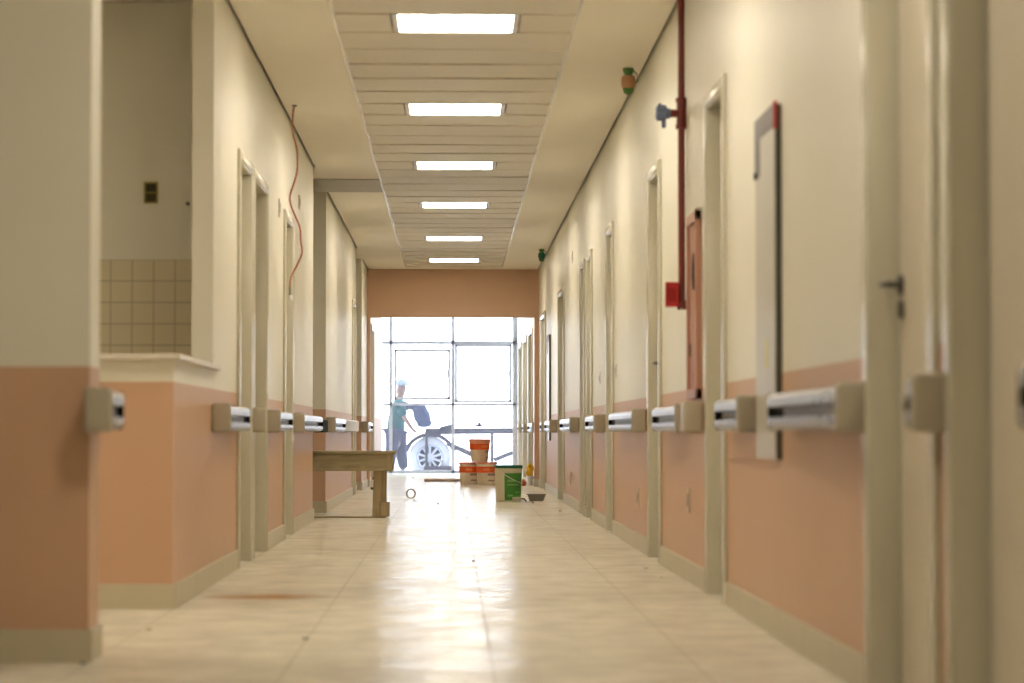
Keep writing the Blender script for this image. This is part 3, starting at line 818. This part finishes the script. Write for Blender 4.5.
# person outside
def person():
    Yp = 46.9
    t = empty('person', (P(397, Yp), Yp, GZ), 'person in teal shirt and dark trousers standing outside behind the dusty glass', 'person')
    def q(x, y, dy=0): return Vector((P(x, Yp)-P(397, Yp), dy, Z(y, Yp)-GZ))
    def skin(name, nodes, edges, rad, mat, sub=2):
        me = bpy.data.meshes.new(name); me.from_pydata([tuple(n) for n in nodes], edges, []); me.materials.append(M[mat])
        o = bpy.data.objects.new(name, me); COL.objects.link(o); o.parent = t
        sk = o.modifiers.new('s', 'SKIN'); sk.use_smooth_shade = True
        for i, r in enumerate(rad):
            r2 = r if isinstance(r, tuple) else (r, r); me.skin_vertices[0].data[i].radius = r2
        me.skin_vertices[0].data[0].use_root = True
        o.modifiers.new('u', 'SUBSURF').levels = sub; o.modifiers['u'].render_levels = sub
        return o
    # body (skin)
    n = [q(396, 434), q(396.5, 420), q(397.5, 406), q(400, 398), q(400.5, 394), q(401.5, 389), q(402, 383.5),
         q(399, 404, -.17), q(405, 418, -.24), q(413, 430, -.26), q(417, 432, -.27),
         q(401, 404, .17), q(411, 408, .20), q(419, 409, .10), q(422, 410, .08),
         q(394, 450, -.09), q(392, 471, -.10), q(394, 475, -.12), q(398, 476.5, -.20),
         q(401, 452, .09), q(403, 472, .10), q(404, 476, .10), q(408, 477, .02)]
    e = [(0, 1), (1, 2), (2, 3), (3, 4), (4, 5), (5, 6), (2, 7), (7, 8), (8, 9), (9, 10), (2, 11), (11, 12), (12, 13), (13, 14),
         (0, 15), (15, 16), (16, 17), (17, 18), (0, 19), (19, 20), (20, 21), (21, 22)]
    r = [(.13, .11), (.12, .10), (.14, .10), .055, .075, .10, .08, .055, .045, .03, .028, .055, .045, .032, .028,
         .07, .045, .045, .035, .07, .045, .045, .035]
    skin('body', n, e, r, 'skin')
    skin('shirt', [q(395.5, 439), q(396, 420), q(397, 407), q(399.5, 400), q(399, 404, -.17), q(404.5, 417, -.24), q(401, 404, .17), q(410, 408, .20)],
         [(0, 1), (1, 2), (2, 3), (2, 4), (4, 5), (2, 6), (6, 7)], [(.22, .20), (.20, .17), (.22, .19), .11, .11, .085, .10, .075], 'shirt')
    skin('trousers', [q(396, 420), q(391.5, 450, -.09), q(389.5, 470, -.10), q(401, 452, .09), q(404, 470, .10)],
         [(0, 1), (1, 2), (0, 3), (3, 4)], [(.21, .18), .115, .09, .115, .09], 'trouser')
    # fingers of both hands
    for hx, hy, hd in ((417, 432, -.27), (422, 410, .08)):
        for i in range(4):
            a = q(hx, hy, hd+.027*(i-1.5)); skin('finger', [a, a+Vector((.04, 0, -.015)), a+Vector((.06+.006*(1-abs(i-1.5)), 0, -.045))], [(0, 1), (1, 2)], [.011, .010, .008], 'skin', 1)
        a = q(hx, hy, hd); skin('thumb', [a, a+Vector((.02, -.05, .01)), a+Vector((.045, -.06, -.01))], [(0, 1), (1, 2)], [.013, .011, .009], 'skin', 1)
    # face
    b = B(); h0 = q(402, 387)
    for dx, dy, dz, rr in ((.10, -.035, .01, .012), (.10, .035, .01, .012)):
        g = bmesh.ops.create_icosphere(b, subdivisions=1, radius=rr); bmesh.ops.translate(b, vec=h0+Vector((dx, dy, dz)), verts=g['verts'])
    obj('eyes', b, 'black', t)
    b = B(); cyl(b, h0+Vector((.09, 0, 0)), h0+Vector((.125, 0, -.025)), .014, .018, 8); obj('nose', b, 'skin', t)
    b = B(); g = bmesh.ops.create_uvsphere(b, u_segments=20, v_segments=10, radius=.128)
    for v in b.verts: v.co.z = max(v.co.z, -.01)*.9
    box(b, .05, .20, -.08, .08, -.012, .004, .006)
    bmesh.ops.translate(b, vec=h0+Vector((0, 0, .035)), verts=b.verts); obj('cap', b, simple('glare_pale_cap', (.30, .33, .38), .8), t, smooth=True)  # cap tone lightened to carry the sky glare
person()
YB = 47.0
YB = 46.55
t = empty('cloth_sack', (P(422, YB), YB, Z(428, YB)), 'blue-grey sack held up in front of the person outside the window', 'sack')
b = B(); g = bmesh.ops.create_icosphere(b, subdivisions=4, radius=1)
for v in b.verts:
    c = v.co
    c.x = math.copysign(abs(c.x)**.6, c.x)*.15; c.z = math.copysign(abs(c.z)**.6, c.z)*.20; c.y = c.y*.10
    c.x += -.10*(c.z/.2)*.5+.012*math.sin(c.z*40); c.y += .01*math.sin(c.x*50+c.z*30); c.z += .21
obj('sack_body', b, 'sack', t, smooth=True)
b = B(); box(b, -.30, .06, -.05, .05, .355, .425, .02, seg=3); obj('sack_fold', b, 'sack', t, smooth=True)

# ---------------------------------------------------------------- world and camera
w = bpy.data.worlds.new('sky'); S.world = w; w.use_nodes = True; nt = w.node_tree
bg = nt.nodes['Background']; tc = N(nt, 'ShaderNodeTexCoord'); sp = N(nt, 'ShaderNodeSeparateXYZ'); L(nt, tc.outputs['Generated'], sp.inputs[0])
L(nt, mixc(nt, ramp(nt, sp.outputs[2], 0.0, .7), (.86, .92, 1.0), (.55, .74, 1.0)), bg.inputs[0]); bg.inputs[1].default_value = 7.5

cam = bpy.data.cameras.new('camera'); co = bpy.data.objects.new('camera', cam); COL.objects.link(co)
cam.sensor_width = 36; cam.lens = F*36/1024; cam.clip_end = 400; cam.clip_start = .1
th = math.atan((VY-341.5)/F); psi = math.atan((512-VX)/F*math.cos(th))
co.location = (0, 0, CAMH); co.rotation_euler = (PI/2+th, 0, -psi)
cam.dof.use_dof = True; cam.dof.focus_distance = 26.5; cam.dof.aperture_fstop = 3.3
S.camera = co
S.view_settings.view_transform = 'Standard'; S.view_settings.look = 'None'; S.view_settings.gamma = 1; S.view_settings.exposure = 0.13
S.view_settings.use_curve_mapping = False
